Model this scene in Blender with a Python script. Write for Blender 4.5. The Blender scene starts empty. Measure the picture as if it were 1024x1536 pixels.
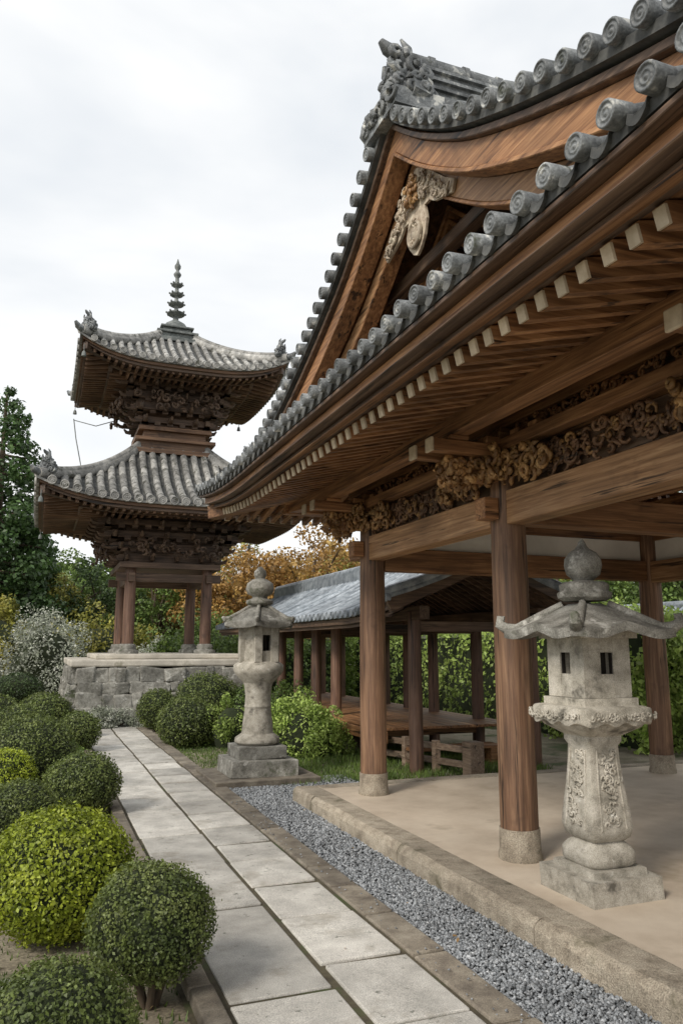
import bpy, bmesh, math, random
import numpy as np
from mathutils import Vector, Matrix
random.seed(7); rng=np.random.default_rng(7)
scn=bpy.context.scene
col=scn.collection
scn.view_settings.view_transform='Standard'; scn.view_settings.look='None'; scn.view_settings.exposure=0

# ------------------------------------------------------------ materials
def mat(name,cols,scale=6,stretch=(1,1,1),detail=4,bump=.3,bdist=.01,rough=.8,island=.15,big=.25,bigscale=.8,
        spots=(),fine=None,dist=0.0,pos=None,streaks=()):
    m=bpy.data.materials.new(name); m.use_nodes=True
    N=m.node_tree.nodes; L=m.node_tree.links; bs=N['Principled BSDF']
    bs.inputs['Roughness'].default_value=rough
    tc=N.new('ShaderNodeTexCoord'); mp=N.new('ShaderNodeMapping'); mp.inputs['Scale'].default_value=stretch
    L.new(tc.outputs['Object'],mp.inputs['Vector'])
    n1=N.new('ShaderNodeTexNoise'); n1.inputs['Scale'].default_value=scale; n1.inputs['Detail'].default_value=detail
    n1.inputs['Roughness'].default_value=.65; n1.inputs['Distortion'].default_value=dist
    L.new(mp.outputs[0],n1.inputs['Vector'])
    rp=N.new('ShaderNodeValToRGB'); cr=rp.color_ramp
    k=len(cols)
    ps=pos or [0.3+0.4*i/(k-1) for i in range(k)]
    cr.elements[0].position=ps[0]; cr.elements[0].color=(*cols[0],1)
    cr.elements[1].position=ps[-1]; cr.elements[1].color=(*cols[-1],1)
    for i in range(1,k-1):
        e=cr.elements.new(ps[i]); e.color=(*cols[i],1)
    L.new(n1.outputs['Fac'],rp.inputs['Fac'])
    cur=rp.outputs['Color']
    def mult(cur,fac):
        mx=N.new('ShaderNodeMix'); mx.data_type='RGBA'; mx.blend_type='MULTIPLY'; mx.inputs[0].default_value=1
        L.new(cur,mx.inputs[6]); L.new(fac,mx.inputs[7]); return mx.outputs[2]
    hb=n1.outputs['Fac']
    if fine:
        n3=N.new('ShaderNodeTexNoise'); n3.inputs['Scale'].default_value=fine[0]; n3.inputs['Detail'].default_value=2
        L.new(tc.outputs['Object'],n3.inputs['Vector'])
        mr=N.new('ShaderNodeMapRange'); mr.inputs[1].default_value=.3; mr.inputs[2].default_value=.7
        mr.inputs[3].default_value=1-fine[1]; mr.inputs[4].default_value=1+fine[1]*.6
        L.new(n3.outputs['Fac'],mr.inputs[0]); cur=mult(cur,mr.outputs[0])
        ad=N.new('ShaderNodeMath'); ad.operation='MULTIPLY_ADD'; ad.inputs[1].default_value=.4
        L.new(n3.outputs['Fac'],ad.inputs[0]); L.new(hb,ad.inputs[2]); hb=ad.outputs[0]
    for i,(c,sc,th,w) in enumerate(list(spots)+list(streaks)):
        n4=N.new('ShaderNodeTexNoise'); n4.inputs['Scale'].default_value=sc; n4.inputs['Detail'].default_value=4; n4.inputs['Roughness'].default_value=.7
        L.new((tc.outputs['Object'] if i<len(spots) else mp.outputs[0]),n4.inputs['Vector'])
        mr=N.new('ShaderNodeMapRange'); mr.inputs[1].default_value=th; mr.inputs[2].default_value=th+w
        L.new(n4.outputs['Fac'],mr.inputs[0])
        mx=N.new('ShaderNodeMix'); mx.data_type='RGBA'; L.new(mr.outputs[0],mx.inputs[0]); L.new(cur,mx.inputs[6]); mx.inputs[7].default_value=(*c,1)
        cur=mx.outputs[2]
    if big:
        n2=N.new('ShaderNodeTexNoise'); n2.inputs['Scale'].default_value=bigscale; n2.inputs['Detail'].default_value=2
        L.new(tc.outputs['Object'],n2.inputs['Vector'])
        mr=N.new('ShaderNodeMapRange'); mr.inputs[1].default_value=.3; mr.inputs[2].default_value=.7
        mr.inputs[3].default_value=1-big; mr.inputs[4].default_value=1+big
        L.new(n2.outputs['Fac'],mr.inputs[0]); cur=mult(cur,mr.outputs[0])
    if island:
        g=N.new('ShaderNodeNewGeometry'); mr=N.new('ShaderNodeMapRange')
        mr.inputs[3].default_value=1-island; mr.inputs[4].default_value=1+island
        L.new(g.outputs['Random Per Island'],mr.inputs[0]); cur=mult(cur,mr.outputs[0])
    L.new(cur,bs.inputs['Base Color'])
    if bump:
        bp=N.new('ShaderNodeBump'); bp.inputs['Strength'].default_value=bump; bp.inputs['Distance'].default_value=bdist
        L.new(hb,bp.inputs['Height']); L.new(bp.outputs[0],bs.inputs['Normal'])
    return m
def wood(name,c0,c1,c2,ax,island=.22,rough=.58):
    st=[34,34,34]; st[ax]=1.5
    return mat(name,[c0,c1,c2],scale=1,stretch=st,detail=5,bump=.5,bdist=.006,rough=rough,island=island,big=.28,bigscale=1.3,dist=.5,
               spots=(((c0[0]*.7,c0[1]*.7,c0[2]*.7),1.9,.60,.18),),
               streaks=(((c0[0]*.35,c0[1]*.35,c0[2]*.35),.42,.60,.05),((c2[0]*1.1,c2[1]*1.12,c2[2]*1.15),.23,.60,.12)))
W0,W1,W2=(.088,.038,.016),(.225,.108,.046),(.40,.215,.10)
wx=wood('wood_grain_x',W0,W1,W2,0); wy=wood('wood_grain_y',W0,W1,W2,1); wz=wood('wood_grain_z',(.080,.042,.024),(.18,.097,.055),(.32,.19,.11),2)
wyl=wood('beam_wood_y',(.16,.082,.036),(.33,.182,.088),(.50,.31,.165),1,.1)
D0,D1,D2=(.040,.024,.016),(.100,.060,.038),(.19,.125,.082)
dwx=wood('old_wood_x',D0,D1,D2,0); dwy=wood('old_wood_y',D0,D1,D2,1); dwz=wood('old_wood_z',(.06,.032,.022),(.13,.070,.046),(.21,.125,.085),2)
E0,E1,E2=(.062,.031,.017),(.150,.080,.043),(.26,.155,.088)
mwx=wood('mid_wood_x',E0,E1,E2,0); mwy=wood('mid_wood_y',E0,E1,E2,1)
cream=mat('cream_end_paint',[(.40,.32,.22),(.60,.51,.38)],scale=14,bump=.1,rough=.7)
gold=mat('carved_wood',[(.09,.040,.015),(.27,.145,.055),(.50,.32,.14)],scale=16,bump=.4,rough=.5,island=.4)
palecarve=mat('pale_carving',[(.18,.13,.09),(.45,.37,.28),(.62,.55,.43)],scale=18,bump=.4,rough=.7,island=.25)
tile=mat('roof_tile',[(.060,.066,.069),(.155,.165,.17),(.29,.305,.31)],scale=9,bump=.45,rough=.55,island=.32,fine=(90,.35),
         spots=(((.48,.48,.45),9,.58,.08),((.045,.05,.035),4,.60,.08)))
tiledark=mat('tile_pan',[(.03,.032,.032),(.07,.072,.07),(.13,.13,.12)],scale=9,bump=.4,rough=.75,island=0)
tileold=mat('old_roof_tile',[(.14,.14,.13),(.285,.28,.265),(.46,.45,.42)],scale=7,bump=.4,rough=.7,island=.32,fine=(60,.3),
         spots=(((.07,.07,.055),4.5,.55,.1),))
tilebl=mat('blue_grey_tile',[(.11,.13,.15),(.25,.28,.31),(.40,.435,.47)],scale=7,bump=.3,rough=.42,island=.3)
stone=mat('lantern_stone',[(.24,.22,.18),(.41,.38,.32),(.54,.505,.44)],scale=11,bump=.6,bdist=.008,rough=.9,island=.08,fine=(160,.3),
         spots=(((.12,.11,.09),5,.58,.12),((.60,.58,.52),9,.64,.06)))
stone_d=mat('mossy_stone',[(.13,.125,.105),(.27,.26,.23),(.41,.40,.36)],scale=9,bump=.8,bdist=.02,rough=.92,island=.2,fine=(120,.35),
         spots=(((.50,.49,.45),6,.57,.08),((.07,.08,.045),3.5,.59,.1)))
slabm=mat('granite_slab',[(.40,.385,.35),(.53,.505,.46),(.66,.635,.58)],scale=5,bump=.5,bdist=.007,rough=.85,island=.2,fine=(210,.42),big=.16,
         spots=(((.25,.22,.17),2.4,.56,.2),((.20,.20,.17),14,.63,.06)))
borderm=mat('path_border_stone',[(.12,.10,.08),(.21,.18,.14),(.31,.275,.22)],scale=6,bump=.6,bdist=.008,rough=.9,island=.25,fine=(150,.35))
kerbm=mat('kerb_stone',[(.24,.20,.15),(.39,.335,.26),(.50,.44,.35)],scale=8,bump=.9,bdist=.02,rough=.9,island=.1,fine=(130,.4),
         spots=(((.15,.13,.085),4,.55,.15),))
floor_m=mat('platform_plaster',[(.46,.375,.285),(.56,.47,.37),(.64,.55,.44)],scale=2.2,bump=.2,rough=.65,island=0,fine=(200,.12),big=.14,bigscale=.5,
         spots=(((.37,.30,.22),1.3,.57,.15),))
gravelm=mat('gravel_pebbles',[(.11,.12,.13),(.25,.265,.28),(.42,.43,.44)],scale=30,bump=.2,rough=.8,island=.5)
gravbase=mat('gravel_bed',[(.05,.055,.06),(.11,.115,.12)],scale=60,bump=.6,rough=.95,island=0)
soil=mat('garden_soil',[(.14,.115,.075),(.28,.24,.175),(.40,.35,.27)],scale=1.3,bump=.5,bdist=.02,rough=.95,island=0,fine=(60,.4),big=.2,bigscale=.15,
         spots=(((.075,.095,.035),.9,.50,.12),((.09,.07,.045),7,.6,.08)))
moss=mat('moss_joint',[(.05,.04,.025),(.105,.09,.055)],scale=14,bump=.5,rough=.95,island=0,spots=(((.06,.075,.025),3,.55,.1),))
plaster=mat('white_plaster',[(.66,.64,.60),(.78,.76,.72)],scale=3,bump=.05,rough=.8,island=0)
darkm=mat('dark_interior',[(.012,.009,.007),(.02,.016,.012)],scale=3,bump=0,rough=.9,island=0)
bark=mat('bark',[(.05,.035,.022),(.12,.09,.06)],scale=12,stretch=(1,1,.2),bump=.8,rough=.95,island=0)
bronze=mat('green_bronze',[(.06,.072,.07),(.15,.165,.16),(.26,.275,.26)],scale=9,bump=.3,rough=.65)
whitest=mat('pale_base_stone',[(.42,.39,.33),(.54,.50,.43),(.62,.58,.51)],scale=4,bump=.3,rough=.85,island=.08,fine=(120,.2),spots=(((.28,.26,.2),3,.58,.12),))
def leafmat(name,c0,c1,c2,scale=3.0,tr=.3):
    m=mat(name,[c0,c1,c2],scale=scale,detail=2,bump=0,rough=.5,island=.5,big=.2,bigscale=.6,pos=[.3,.5,.72])
    N=m.node_tree.nodes;L=m.node_tree.links;bs=N['Principled BSDF']
    out=N['Material Output']; t=N.new('ShaderNodeBsdfTranslucent'); mx=N.new('ShaderNodeMixShader'); mx.inputs[0].default_value=tr
    src=bs.inputs['Base Color'].links[0].from_socket; L.new(src,t.inputs['Color'])
    L.new(bs.outputs[0],mx.inputs[1]);L.new(t.outputs[0],mx.inputs[2]);L.new(mx.outputs[0],out.inputs['Surface'])
    return m
lf_dark=leafmat('leaf_dark',(.035,.06,.022),(.06,.10,.032),(.10,.15,.05))
lf_mid=leafmat('leaf_mid',(.075,.125,.028),(.13,.20,.045),(.21,.29,.07))
lf_topi=leafmat('leaf_topiary',(.075,.105,.028),(.135,.175,.045),(.215,.255,.075),scale=6)
lf_yel=leafmat('leaf_yellow_green',(.15,.20,.015),(.29,.35,.03),(.45,.50,.06),scale=6)
lf_light=leafmat('leaf_light',(.19,.28,.06),(.35,.47,.11),(.52,.63,.2),scale=5)
lf_aut=leafmat('leaf_autumn',(.20,.115,.035),(.40,.235,.07),(.54,.38,.12),scale=1)
lf_olive=leafmat('leaf_olive',(.15,.155,.03),(.29,.285,.055),(.44,.39,.09),scale=1)
lf_white=leafmat('leaf_silver',(.20,.23,.15),(.44,.47,.38),(.78,.78,.72),scale=6)
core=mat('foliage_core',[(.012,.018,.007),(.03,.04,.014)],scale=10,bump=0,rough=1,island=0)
litter=mat('fallen_leaves',[(.12,.07,.03),(.28,.17,.06),(.35,.28,.12)],scale=4,bump=0,rough=.8,island=.5)

# ------------------------------------------------------------ builder
def V(*a): return Vector(a)
class B:
    def __init__(s): s.v=[];s.f=[];s.m=[];s.s=[]
    def add(s,vs,fs,m=0,sm=False):
        o=len(s.v); s.v.extend([tuple(p) for p in vs])
        for f in fs: s.f.append([i+o for i in f]); s.m.append(m); s.s.append(sm)
    def hexa(s,p,m=0):
        s.add(p,[(0,3,2,1),(4,5,6,7),(0,1,5,4),(1,2,6,5),(2,3,7,6),(3,0,4,7)],m)
    def box(s,x0,x1,y0,y1,z0,z1,m=0):
        s.hexa([(x0,y0,z0),(x1,y0,z0),(x1,y1,z0),(x0,y1,z0),(x0,y0,z1),(x1,y0,z1),(x1,y1,z1),(x0,y1,z1)],m)
    def cbox(s,c,d,m=0,rz=0,j=0):
        hx,hy,hz=d[0]/2,d[1]/2,d[2]/2; cs,sn=math.cos(rz),math.sin(rz); p=[]
        for z in(-hz,hz):
            for x,y in((-hx,-hy),(hx,-hy),(hx,hy),(-hx,hy)):
                jx,jy,jz=[random.uniform(-j,j) for _ in range(3)]
                p.append((c[0]+x*cs-y*sn+jx,c[1]+x*sn+y*cs+jy,c[2]+z+jz))
        s.hexa(p,m)
    def beam(s,p0,p1,w,h,m=0):
        p0=Vector(p0);p1=Vector(p1);t=(p1-p0).normalized(); sd=t.cross(V(0,0,1))
        if sd.length<1e-4: sd=V(1,0,0)
        sd.normalize(); n=sd.cross(t)
        p=[]
        for q in(p0,p1):
            p+= [q-sd*w/2-n*h/2,q+sd*w/2-n*h/2,q+sd*w/2+n*h/2,q-sd*w/2+n*h/2]
        s.add(p,[(0,1,2,3),(7,6,5,4),(0,4,5,1),(1,5,6,2),(2,6,7,3),(3,7,4,0)],m)
    def loft(s,rings,m=0,sm=True,caps=True):
        n=len(rings[0]); vs=[p for r in rings for p in r]; fs=[]
        for i in range(len(rings)-1):
            for j in range(n):
                k=(j+1)%n; fs.append((i*n+j,i*n+k,(i+1)*n+k,(i+1)*n+j))
        s.add(vs,fs,m,sm)
        if caps:
            s.add(rings[0],[tuple(range(n))[::-1]],m); s.add(rings[-1],[tuple(range(n))],m)
    def tube(s,path,rs,n=8,m=0,sm=True,caps=True):
        path=[Vector(p) for p in path]
        if not hasattr(rs,'__len__'): rs=[rs]*len(path)
        rings=[];prev=None
        for i,p in enumerate(path):
            t=(path[min(i+1,len(path)-1)]-path[max(i-1,0)])
            if t.length<1e-9: t=V(0,0,1)
            t.normalize()
            if prev is None:
                a=V(0,0,1) if abs(t.z)<.9 else V(1,0,0); u=t.cross(a).normalized()
            else:
                u=(prev-t*prev.dot(t)); 
                if u.length<1e-6: u=t.orthogonal()
                u.normalize()
            prev=u; w=t.cross(u)
            rings.append([p+(u*math.cos(2*math.pi*j/n)+w*math.sin(2*math.pi*j/n))*rs[i] for j in range(n)])
        s.loft(rings,m,sm,caps)
    def lathe(s,c,prof,n=20,m=0,sm=True,axis=None,e=None,rot=0):
        c=Vector(c)
        if axis is None: A=V(0,0,1);U=V(1,0,0);W=V(0,1,0)
        else:
            A=Vector(axis).normalized(); U=A.orthogonal().normalized(); W=A.cross(U)
        rings=[]
        for r,h in prof:
            rg=[]
            for j in range(n):
                a=2*math.pi*j/n+rot; cs,sn=math.cos(a),math.sin(a)
                k=1 if e is None else (abs(cs)**e+abs(sn)**e)**(-1/e)
                rg.append(c+A*h+(U*cs+W*sn)*max(r,1e-4)*k)
            rings.append(rg)
        s.loft(rings,m,sm,True)
    def ball(s,c,r,n=8,m=0,sc=(1,1,1)):
        rings=[]
        for i in range(1,n):
            a=math.pi*i/n
            rings.append([(c[0]+r*sc[0]*math.sin(a)*math.cos(math.pi*j/n),c[1]+r*sc[1]*math.sin(a)*math.sin(math.pi*j/n),c[2]-r*sc[2]*math.cos(a)) for j in range(n*2)])
        s.loft(rings,m,True,True)
    def curls(s,o,u,v,nrm,w,h,n,R,r,m=0,depth=.04):
        o,u,v,nrm=[Vector(q) for q in(o,u,v,nrm)]
        for i in range(n):
            c=o+u*random.uniform(-w/2,w/2)+v*random.uniform(-h/2,h/2)+nrm*random.uniform(0,depth)
            a0=random.uniform(0,6.28);d=random.choice((-1,1));RR=R*random.uniform(.5,1.1)
            if i%4==3:
                dr=u*math.cos(a0)+v*math.sin(a0); q=[c-dr*RR,c-dr*RR*.3+nrm*r*.6,c+dr*RR*.4+nrm*r,c+dr*RR]
                s.tube(q,[r*.2,r*1.3,r*1.1,r*.1],5,m); continue
            pts=[];rs=[]
            for k in range(9):
                a=a0+d*k*.75; rr=RR*(1-k/9.5)
                pts.append(c+u*math.cos(a)*rr+v*math.sin(a)*rr+nrm*(k*.06*RR))
                rs.append(r*(.45+.75*math.sin(math.pi*(k+1)/10)))
            s.tube(pts,rs,5,m)
    def obj(s,name,mats,parent=None,bevel=0,seg=1):
        me=bpy.data.meshes.new(name); me.from_pydata(s.v,[],s.f)
        for mm in mats: me.materials.append(mm)
        me.polygons.foreach_set('material_index',s.m); me.polygons.foreach_set('use_smooth',s.s)
        bm=bmesh.new(); bm.from_mesh(me); bmesh.ops.recalc_face_normals(bm,faces=bm.faces); bm.to_mesh(me); bm.free()
        o=bpy.data.objects.new(name,me); col.objects.link(o)
        if parent: o.parent=parent
        if bevel:
            b=o.modifiers.new('bevel','BEVEL'); b.width=bevel; b.segments=seg; b.limit_method='ANGLE'; b.angle_limit=math.radians(50); b.use_clamp_overlap=True
        return o
def empty(name,loc=(0,0,0)):
    e=bpy.data.objects.new(name,None); e.empty_display_size=.2; e.location=loc; col.objects.link(e); return e
def quads(name,P,mats):
    n=len(P); me=bpy.data.meshes.new(name); me.vertices.add(n*4); me.vertices.foreach_set('co',P.reshape(-1))
    me.loops.add(n*4); me.loops.foreach_set('vertex_index',np.arange(n*4,dtype=np.int32))
    me.polygons.add(n); me.polygons.foreach_set('loop_start',np.arange(0,n*4,4,dtype=np.int32))
    for m in mats: me.materials.append(m)
    me.update(calc_edges=True); me.validate(); return me
def leafmesh(name,C,Nn,size,aspect=.6,mats=(),jit=.35):
    n=len(C); C=np.asarray(C,float); Nn=np.asarray(Nn,float)
    Nn/= (np.linalg.norm(Nn,axis=1,keepdims=True)+1e-9)
    r=rng.normal(size=(n,3)); U=np.cross(Nn,r); U/=(np.linalg.norm(U,axis=1,keepdims=True)+1e-9); W=np.cross(Nn,U)
    s=(size*(1+jit*rng.uniform(-1,1,(n,1))))/2
    P=np.empty((n,4,3)); P[:,0]=C-U*s; P[:,1]=C-W*s*aspect+Nn*s*.15; P[:,2]=C+U*s; P[:,3]=C+W*s*aspect+Nn*s*.15
    return quads(name,P,mats)
def addobj(name,me,parent=None,loc=(0,0,0),rz=0,sc=1):
    o=bpy.data.objects.new(name,me); col.objects.link(o); o.location=loc; o.rotation_euler[2]=rz; o.scale=(sc,sc,sc)
    if parent: o.parent=parent
    return o

# ------------------------------------------------------------ ground
def sheet(name,x0,x1,y0,y1,z,m,parent=None):
    b=B(); b.add([(x0,y0,z),(x1,y0,z),(x1,y1,z),(x0,y1,z)],[(0,1,2,3)]); return b.obj(name,[m],parent)
b=B(); xs=[-400,-150,-60,-30,-18,-10,-5,-2,0,.6,.72,2.6,4,8,14,25,50,120,400]; ys=[-300,-80,-20,-5,0,2,4,6,8,10,12,14,17,22,30,45,80,160,500]
vs=[(x,y,0 if .6<=x<=8 or y<-3 else random.uniform(-.03,.02)) for y in ys for x in xs]; nx=len(xs)
b.add(vs,[(j*nx+i,j*nx+i+1,(j+1)*nx+i+1,(j+1)*nx+i) for j in range(len(ys)-1) for i in range(nx-1)]); b.obj('ground',[soil])
b=B()
def slabcol(x0,x1,ys):
    for y,y1 in zip(ys,ys[1:]):
        z=.052+random.uniform(-.004,.004); g=.014
        a,c=x0+g+random.uniform(-.005,.010),x1-g-random.uniform(-.005,.010)
        J=lambda:random.uniform(-.012,.012)
        p=[(a,y+g+J()*.6,0),(c,y+g+J(),0),(c+J()*.3,y1-g+J(),0),(a+J()*.3,y1-g,0)]
        tx,ty=random.uniform(-.003,.003),random.uniform(-.003,.003)
        b.hexa(p+[(q[0],q[1],z+tx*(1 if i in(1,2) else -1)+ty*(1 if i>1 else -1)) for i,q in enumerate(p)])
def ext(ys,lens,end=16.2):
    while ys[-1]<end-.3: ys.append(min(end,ys[-1]+random.uniform(*lens)))
    return ys
slabcol(.86,1.385,ext([-2.5,-1.3,0,1.2,2.45,3.62,4.85,5.9,6.8],(.6,1.0))); slabcol(1.385,1.86,ext([-2.5,-1.8,-1.1,-.3,.5,1.2,1.9,2.55,3.2,3.87,4.58,5.2,5.85],(.5,.75)))
sp=b.obj('stone_path',[slabm],None,.008,2)
sheet('path_bedding',.84,1.87,-3,16.25,.0415,moss,sp); sheet('path_edge_bedding',.70,2.07,-3,16.3,.022,moss,sp)
b=B(); y=-3
while y<16.2:
    L=random.uniform(.45,.8); b.cbox((1.968,y+L/2,.02),(.185,L-.02,.062+random.uniform(0,.008)),0,0,.004); y+=L
y=-3
while y<16.2:
    L=random.uniform(.7,1.1); b.cbox((.78,y+L/2,.03),(.11,L-.016,.10+random.uniform(0,.01)),0,0,.005); y+=L
b.obj('border_stones',[borderm],sp,.009,2)
def pebbles(name,x0,x1,y0,y1,n,s,z0=.016,parent=None):
    X=rng.uniform(x0,x1,n);Y=rng.uniform(y0,y1,n); S=s*rng.uniform(.5,1.2,n)
    base=np.array([(1,0,0),(0,1,0),(-1,0,0),(0,-1,0),(0,0,.7),(0,0,-.7)],float)
    P=base[None]*S[:,None,None]*rng.uniform(.6,1.2,(n,6,1)); a=rng.uniform(0,6.28,n); c,s_=np.cos(a),np.sin(a)
    Q=P.copy(); Q[:,:,0]=P[:,:,0]*c[:,None]-P[:,:,1]*s_[:,None]; Q[:,:,1]=P[:,:,0]*s_[:,None]+P[:,:,1]*c[:,None]
    tl=rng.uniform(-.5,.5,n); Q[:,:,2]+=Q[:,:,0]*tl[:,None]
    Q+=np.stack([X,Y,z0+S*.35+rng.uniform(0,.012,n)],1)[:,None,:]
    F=np.array([(0,1,4),(1,2,4),(2,3,4),(3,0,4),(1,0,5),(2,1,5),(3,2,5),(0,3,5)])
    FF=(F[None]+np.arange(n)[:,None,None]*6).reshape(-1)
    me=bpy.data.meshes.new(name); me.vertices.add(n*6); me.vertices.foreach_set('co',Q.reshape(-1))
    me.loops.add(n*24); me.loops.foreach_set('vertex_index',FF.astype(np.int32)); me.polygons.add(n*8)
    me.polygons.foreach_set('loop_start',np.arange(0,n*24,3,dtype=np.int32)); me.materials.append(gravelm); me.update(calc_edges=True); me.validate()
    return addobj(name,me,parent)
gv=sheet('gravel',2.07,2.62,-3,9.7,.014,gravbase); sheet('gravel_bed',2.62,3.7,8.0,9.4,.010,gravbase,gv)
pebbles('pebbles_near',2.075,2.56,1.4,5.5,15000,.013,parent=gv); pebbles('pebbles_far',2.075,2.56,5.5,9.6,9000,.015,parent=gv)
pebbles('pebbles_corner',2.56,3.6,8.0,9.3,3500,.015,parent=gv); pebbles('stray_pebbles',1.88,2.09,1.4,8,160,.009,.052,parent=gv)
n=260; X=rng.uniform(-1,2.5,n); Y=rng.uniform(3,15,n); keep=(X<.7)|(rng.uniform(0,1,n)<.2); C=np.stack([X,Y,np.where(X<.7,.025,.064)],1)[keep]
addobj('fallen_leaves',leafmesh('fallen_leaves',C,np.tile([0,0,1.],(len(C),1))+rng.normal(size=(len(C),3))*.25,.028,.6,[litter]))

# ------------------------------------------------------------ temple hall
hall=empty('temple_hall')
YC=4.65
tab=[(0,0),(.25,.23),(.5,.43),(1,.77),(1.65,1.08),(2.2,1.30),(2.65,1.46),(3.5,1.72),(4.3,1.90),(4.65,1.95)]
def PZ(y):
    d=abs(y-YC)
    for (a,za),(c,zc) in zip(tab,tab[1:]):
        if d<=c: return 5.55-(za+(zc-za)*(d-a)/(c-a))
    return 5.55-tab[-1][1]
YS=[YC+4.65*(i/40) for i in range(-40,41)]
PZs=[PZ(y) for y in YS]
for _ in range(3):
    q=PZs[:]; 
    for i in range(1,80):
        if i!=40: q[i]=(PZs[i-1]+2*PZs[i]+PZs[i+1])/4
    PZs=q
def PZ2(y): return float(np.interp(y,YS,PZs))
def up(y):
    d=abs(y-YC); return .16*max(0,(d-2.6)/2.05)**2
def band(b,x0,x1,t,bt,m=0,clip=None,ya=None,yb=None,sm=False):
    rings=[]
    for y in YS:
        if ya is not None and y<ya: continue
        if yb is not None and y>yb: continue
        z=PZ2(y); zt=z+t; zb=z+bt
        if clip is not None:
            if zt<clip+.02: continue
            zb=max(zb,clip)
        rings.append([(x0,y,zb),(x1,y,zb),(x1,y,zt),(x0,y,zt)])
    if len(rings)>1: b.loft(rings,m,sm,True)
b=B(); b.box(2.80,8.3,-4,7.95,0,.155,0); b.obj('platform_floor',[floor_m],hall,.01)
b=B(); y=-4
def roughblock(x0,x1,y0,y1,z1):
    n=max(3,int((y1-y0)/.12)); rings=[]
    for i in range(n+1):
        yy=y0+(y1-y0)*i/n; r=lambda a:random.uniform(-a,a)
        rings.append([(x0+r(.005),yy,0),(x1,yy,0),(x1,yy,z1-.004+r(.002)),(x0+.045+r(.006),yy,z1+r(.004)),(x0+.014+r(.007),yy,z1-.018+r(.005)),(x0+r(.007),yy,z1-.05+r(.006))])
    b.loft(rings,0,False,True)
while y<7.9:
    L=min(random.uniform(1.3,2.0),7.98-y); 
    if 7.98-(y+L)<.5: L=7.98-y
    roughblock(2.55,2.81,y+.004,y+L-.004,.165); y+=L
x=2.815
while x<8.3: b.cbox((x+.6,7.90,.078),(1.19,.2,.165),0,0,.003); x+=1.2
b.obj('platform_kerb',[kerbm],hall,.006,2)
CY=[-.26,2.28,4.82,7.36]; CX=[3.2,6.88]; XR=CX[1]
b=B()
for x in CX:
    for y in CY:
        b.tube([(x,y,.36),(x,y,1.2),(x,y,2.2),(x,y,3.0)],[.132,.133,.130,.122],28,0)
        b.lathe((x,y,.155),[(.15,0),(.152,.03),(.143,.06),(.14,.205)],28,1)
b.obj('columns',[wz,kerbm],hall)
b=B()
for x in CX:
    lo=2.48 if x<5 else 2.36
    for a,c in zip(CY,CY[1:]): b.box(x-.085,x+.085,a+.11,c-.11,lo,lo+.25,3)
    b.box(x-.17,x+.17,CY[0]-.4,CY[-1]+.4,3.0,3.09,1)
    b.box(x-.07,x+.07,CY[0]-.5,CY[-1]+.5,3.22,3.34,1)
for y in CY:
    lo=2.50 if y<7 else 2.38
    b.box(3.31,XR-.11,y-.085,y+.085,lo,lo+.24,0)
    b.box(3.37,XR-.17,y-.10,y+.10,3.0,3.08,0)
    b.box(3.27,XR-.07,y-.07,y+.07,3.225,3.335,0)
    b.box(2.96,3.08,y-.07,y+.07,2.52,2.68,0)
b.box(3.11,3.29,7.48,7.78,2.52,2.68,1)
b.box(4.2,4.32,-.2,7.3,3.09,3.20,1); b.box(5.6,5.72,-.2,7.3,3.09,3.20,1)
b.box(3.3,XR-.1,-.3,7.3,3.42,3.44,2)
for i in range(16): b.box(3.29,XR-.09,-.2+i*.5-.03,-.2+i*.5+.03,3.36,3.419,0)
for i in range(8): b.box(3.5+i*.45-.025,3.5+i*.45+.025,-.25,7.28,3.37,3.415,1)
b.box(XR-.05,XR+.05,-.1,7.2,2.86,2.96,1); b.box(3.34,XR-.14,7.31,7.41,2.86,2.96,0)
b.obj('beams',[wx,wy,dwy,wyl],hall,.008,2)
b=B(); b.box(XR-.03,XR+.03,-.1,7.2,2.612,2.858,0); b.box(3.35,XR-.15,7.33,7.39,2.622,2.858,0)
b.obj('plaster_panels',[plaster],hall)
def swy(b,x0,x1,z0,z1,m,ya=-.0,yb=9.3,sl=0):
    ys=[ya+(yb-ya)*i/50 for i in range(51)]
    b.loft([[(x0,y,z0+up(y)),(x1,y,z0+sl+up(y)),(x1,y,z1+sl+up(y)),(x0,y,z1+up(y))] for y in ys],m,False,True)
RZ=lambda x:3.085+.24*(x-1.93)
b=B()
swy(b,1.84,3.45,3.120,3.135,0,sl=.385)
swy(b,1.725,1.93,3.250,3.278,1,yb=9.28)
swy(b,1.79,1.93,3.182,3.248,0,yb=9.25)
swy(b,1.765,1.93,3.168,3.180,1,yb=9.25)
swy(b,1.85,1.95,3.137,3.166,1,yb=9.22)
swy(b,2.63,2.77,3.09,3.225,0,ya=-.2,yb=8.85)
b.obj('eave_boards',[wy,dwy],hall,.004)
b=B(); y=.05
while y<9.15:
    u=up(y); j=random.uniform(-.005,.005)
    b.beam((1.95,y+j,RZ(1.95)+u),(3.42,y+j,RZ(3.42)+u),.055,.088,0)
    b.beam((1.935,y+j,RZ(1.935)+u-.004),(1.949,y+j,RZ(1.949)+u-.004),.057,.074,1)
    y+=.142
x=2.05
while x<8.2:
    b.beam((x,9.15,3.16),(x,7.4,3.46),.06,.07,2)
    b.beam((x,9.166,3.155),(x,9.151,3.158),.062,.072,1); x+=.142
b.obj('rafters',[wx,cream,wy],hall)
b=B()
b.box(1.9,8.3,9.17,9.27,3.22,3.30,0); b.box(1.86,8.3,9.2,9.33,3.31,3.40,0)
b.add([(1.9,9.2,3.22),(8.3,9.2,3.22),(8.3,7.35,3.53),(1.9,7.35,3.53)],[(0,1,2,3)],0)
b.box(2.6,8.0,8.50,8.62,3.14,3.25,0)
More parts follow.
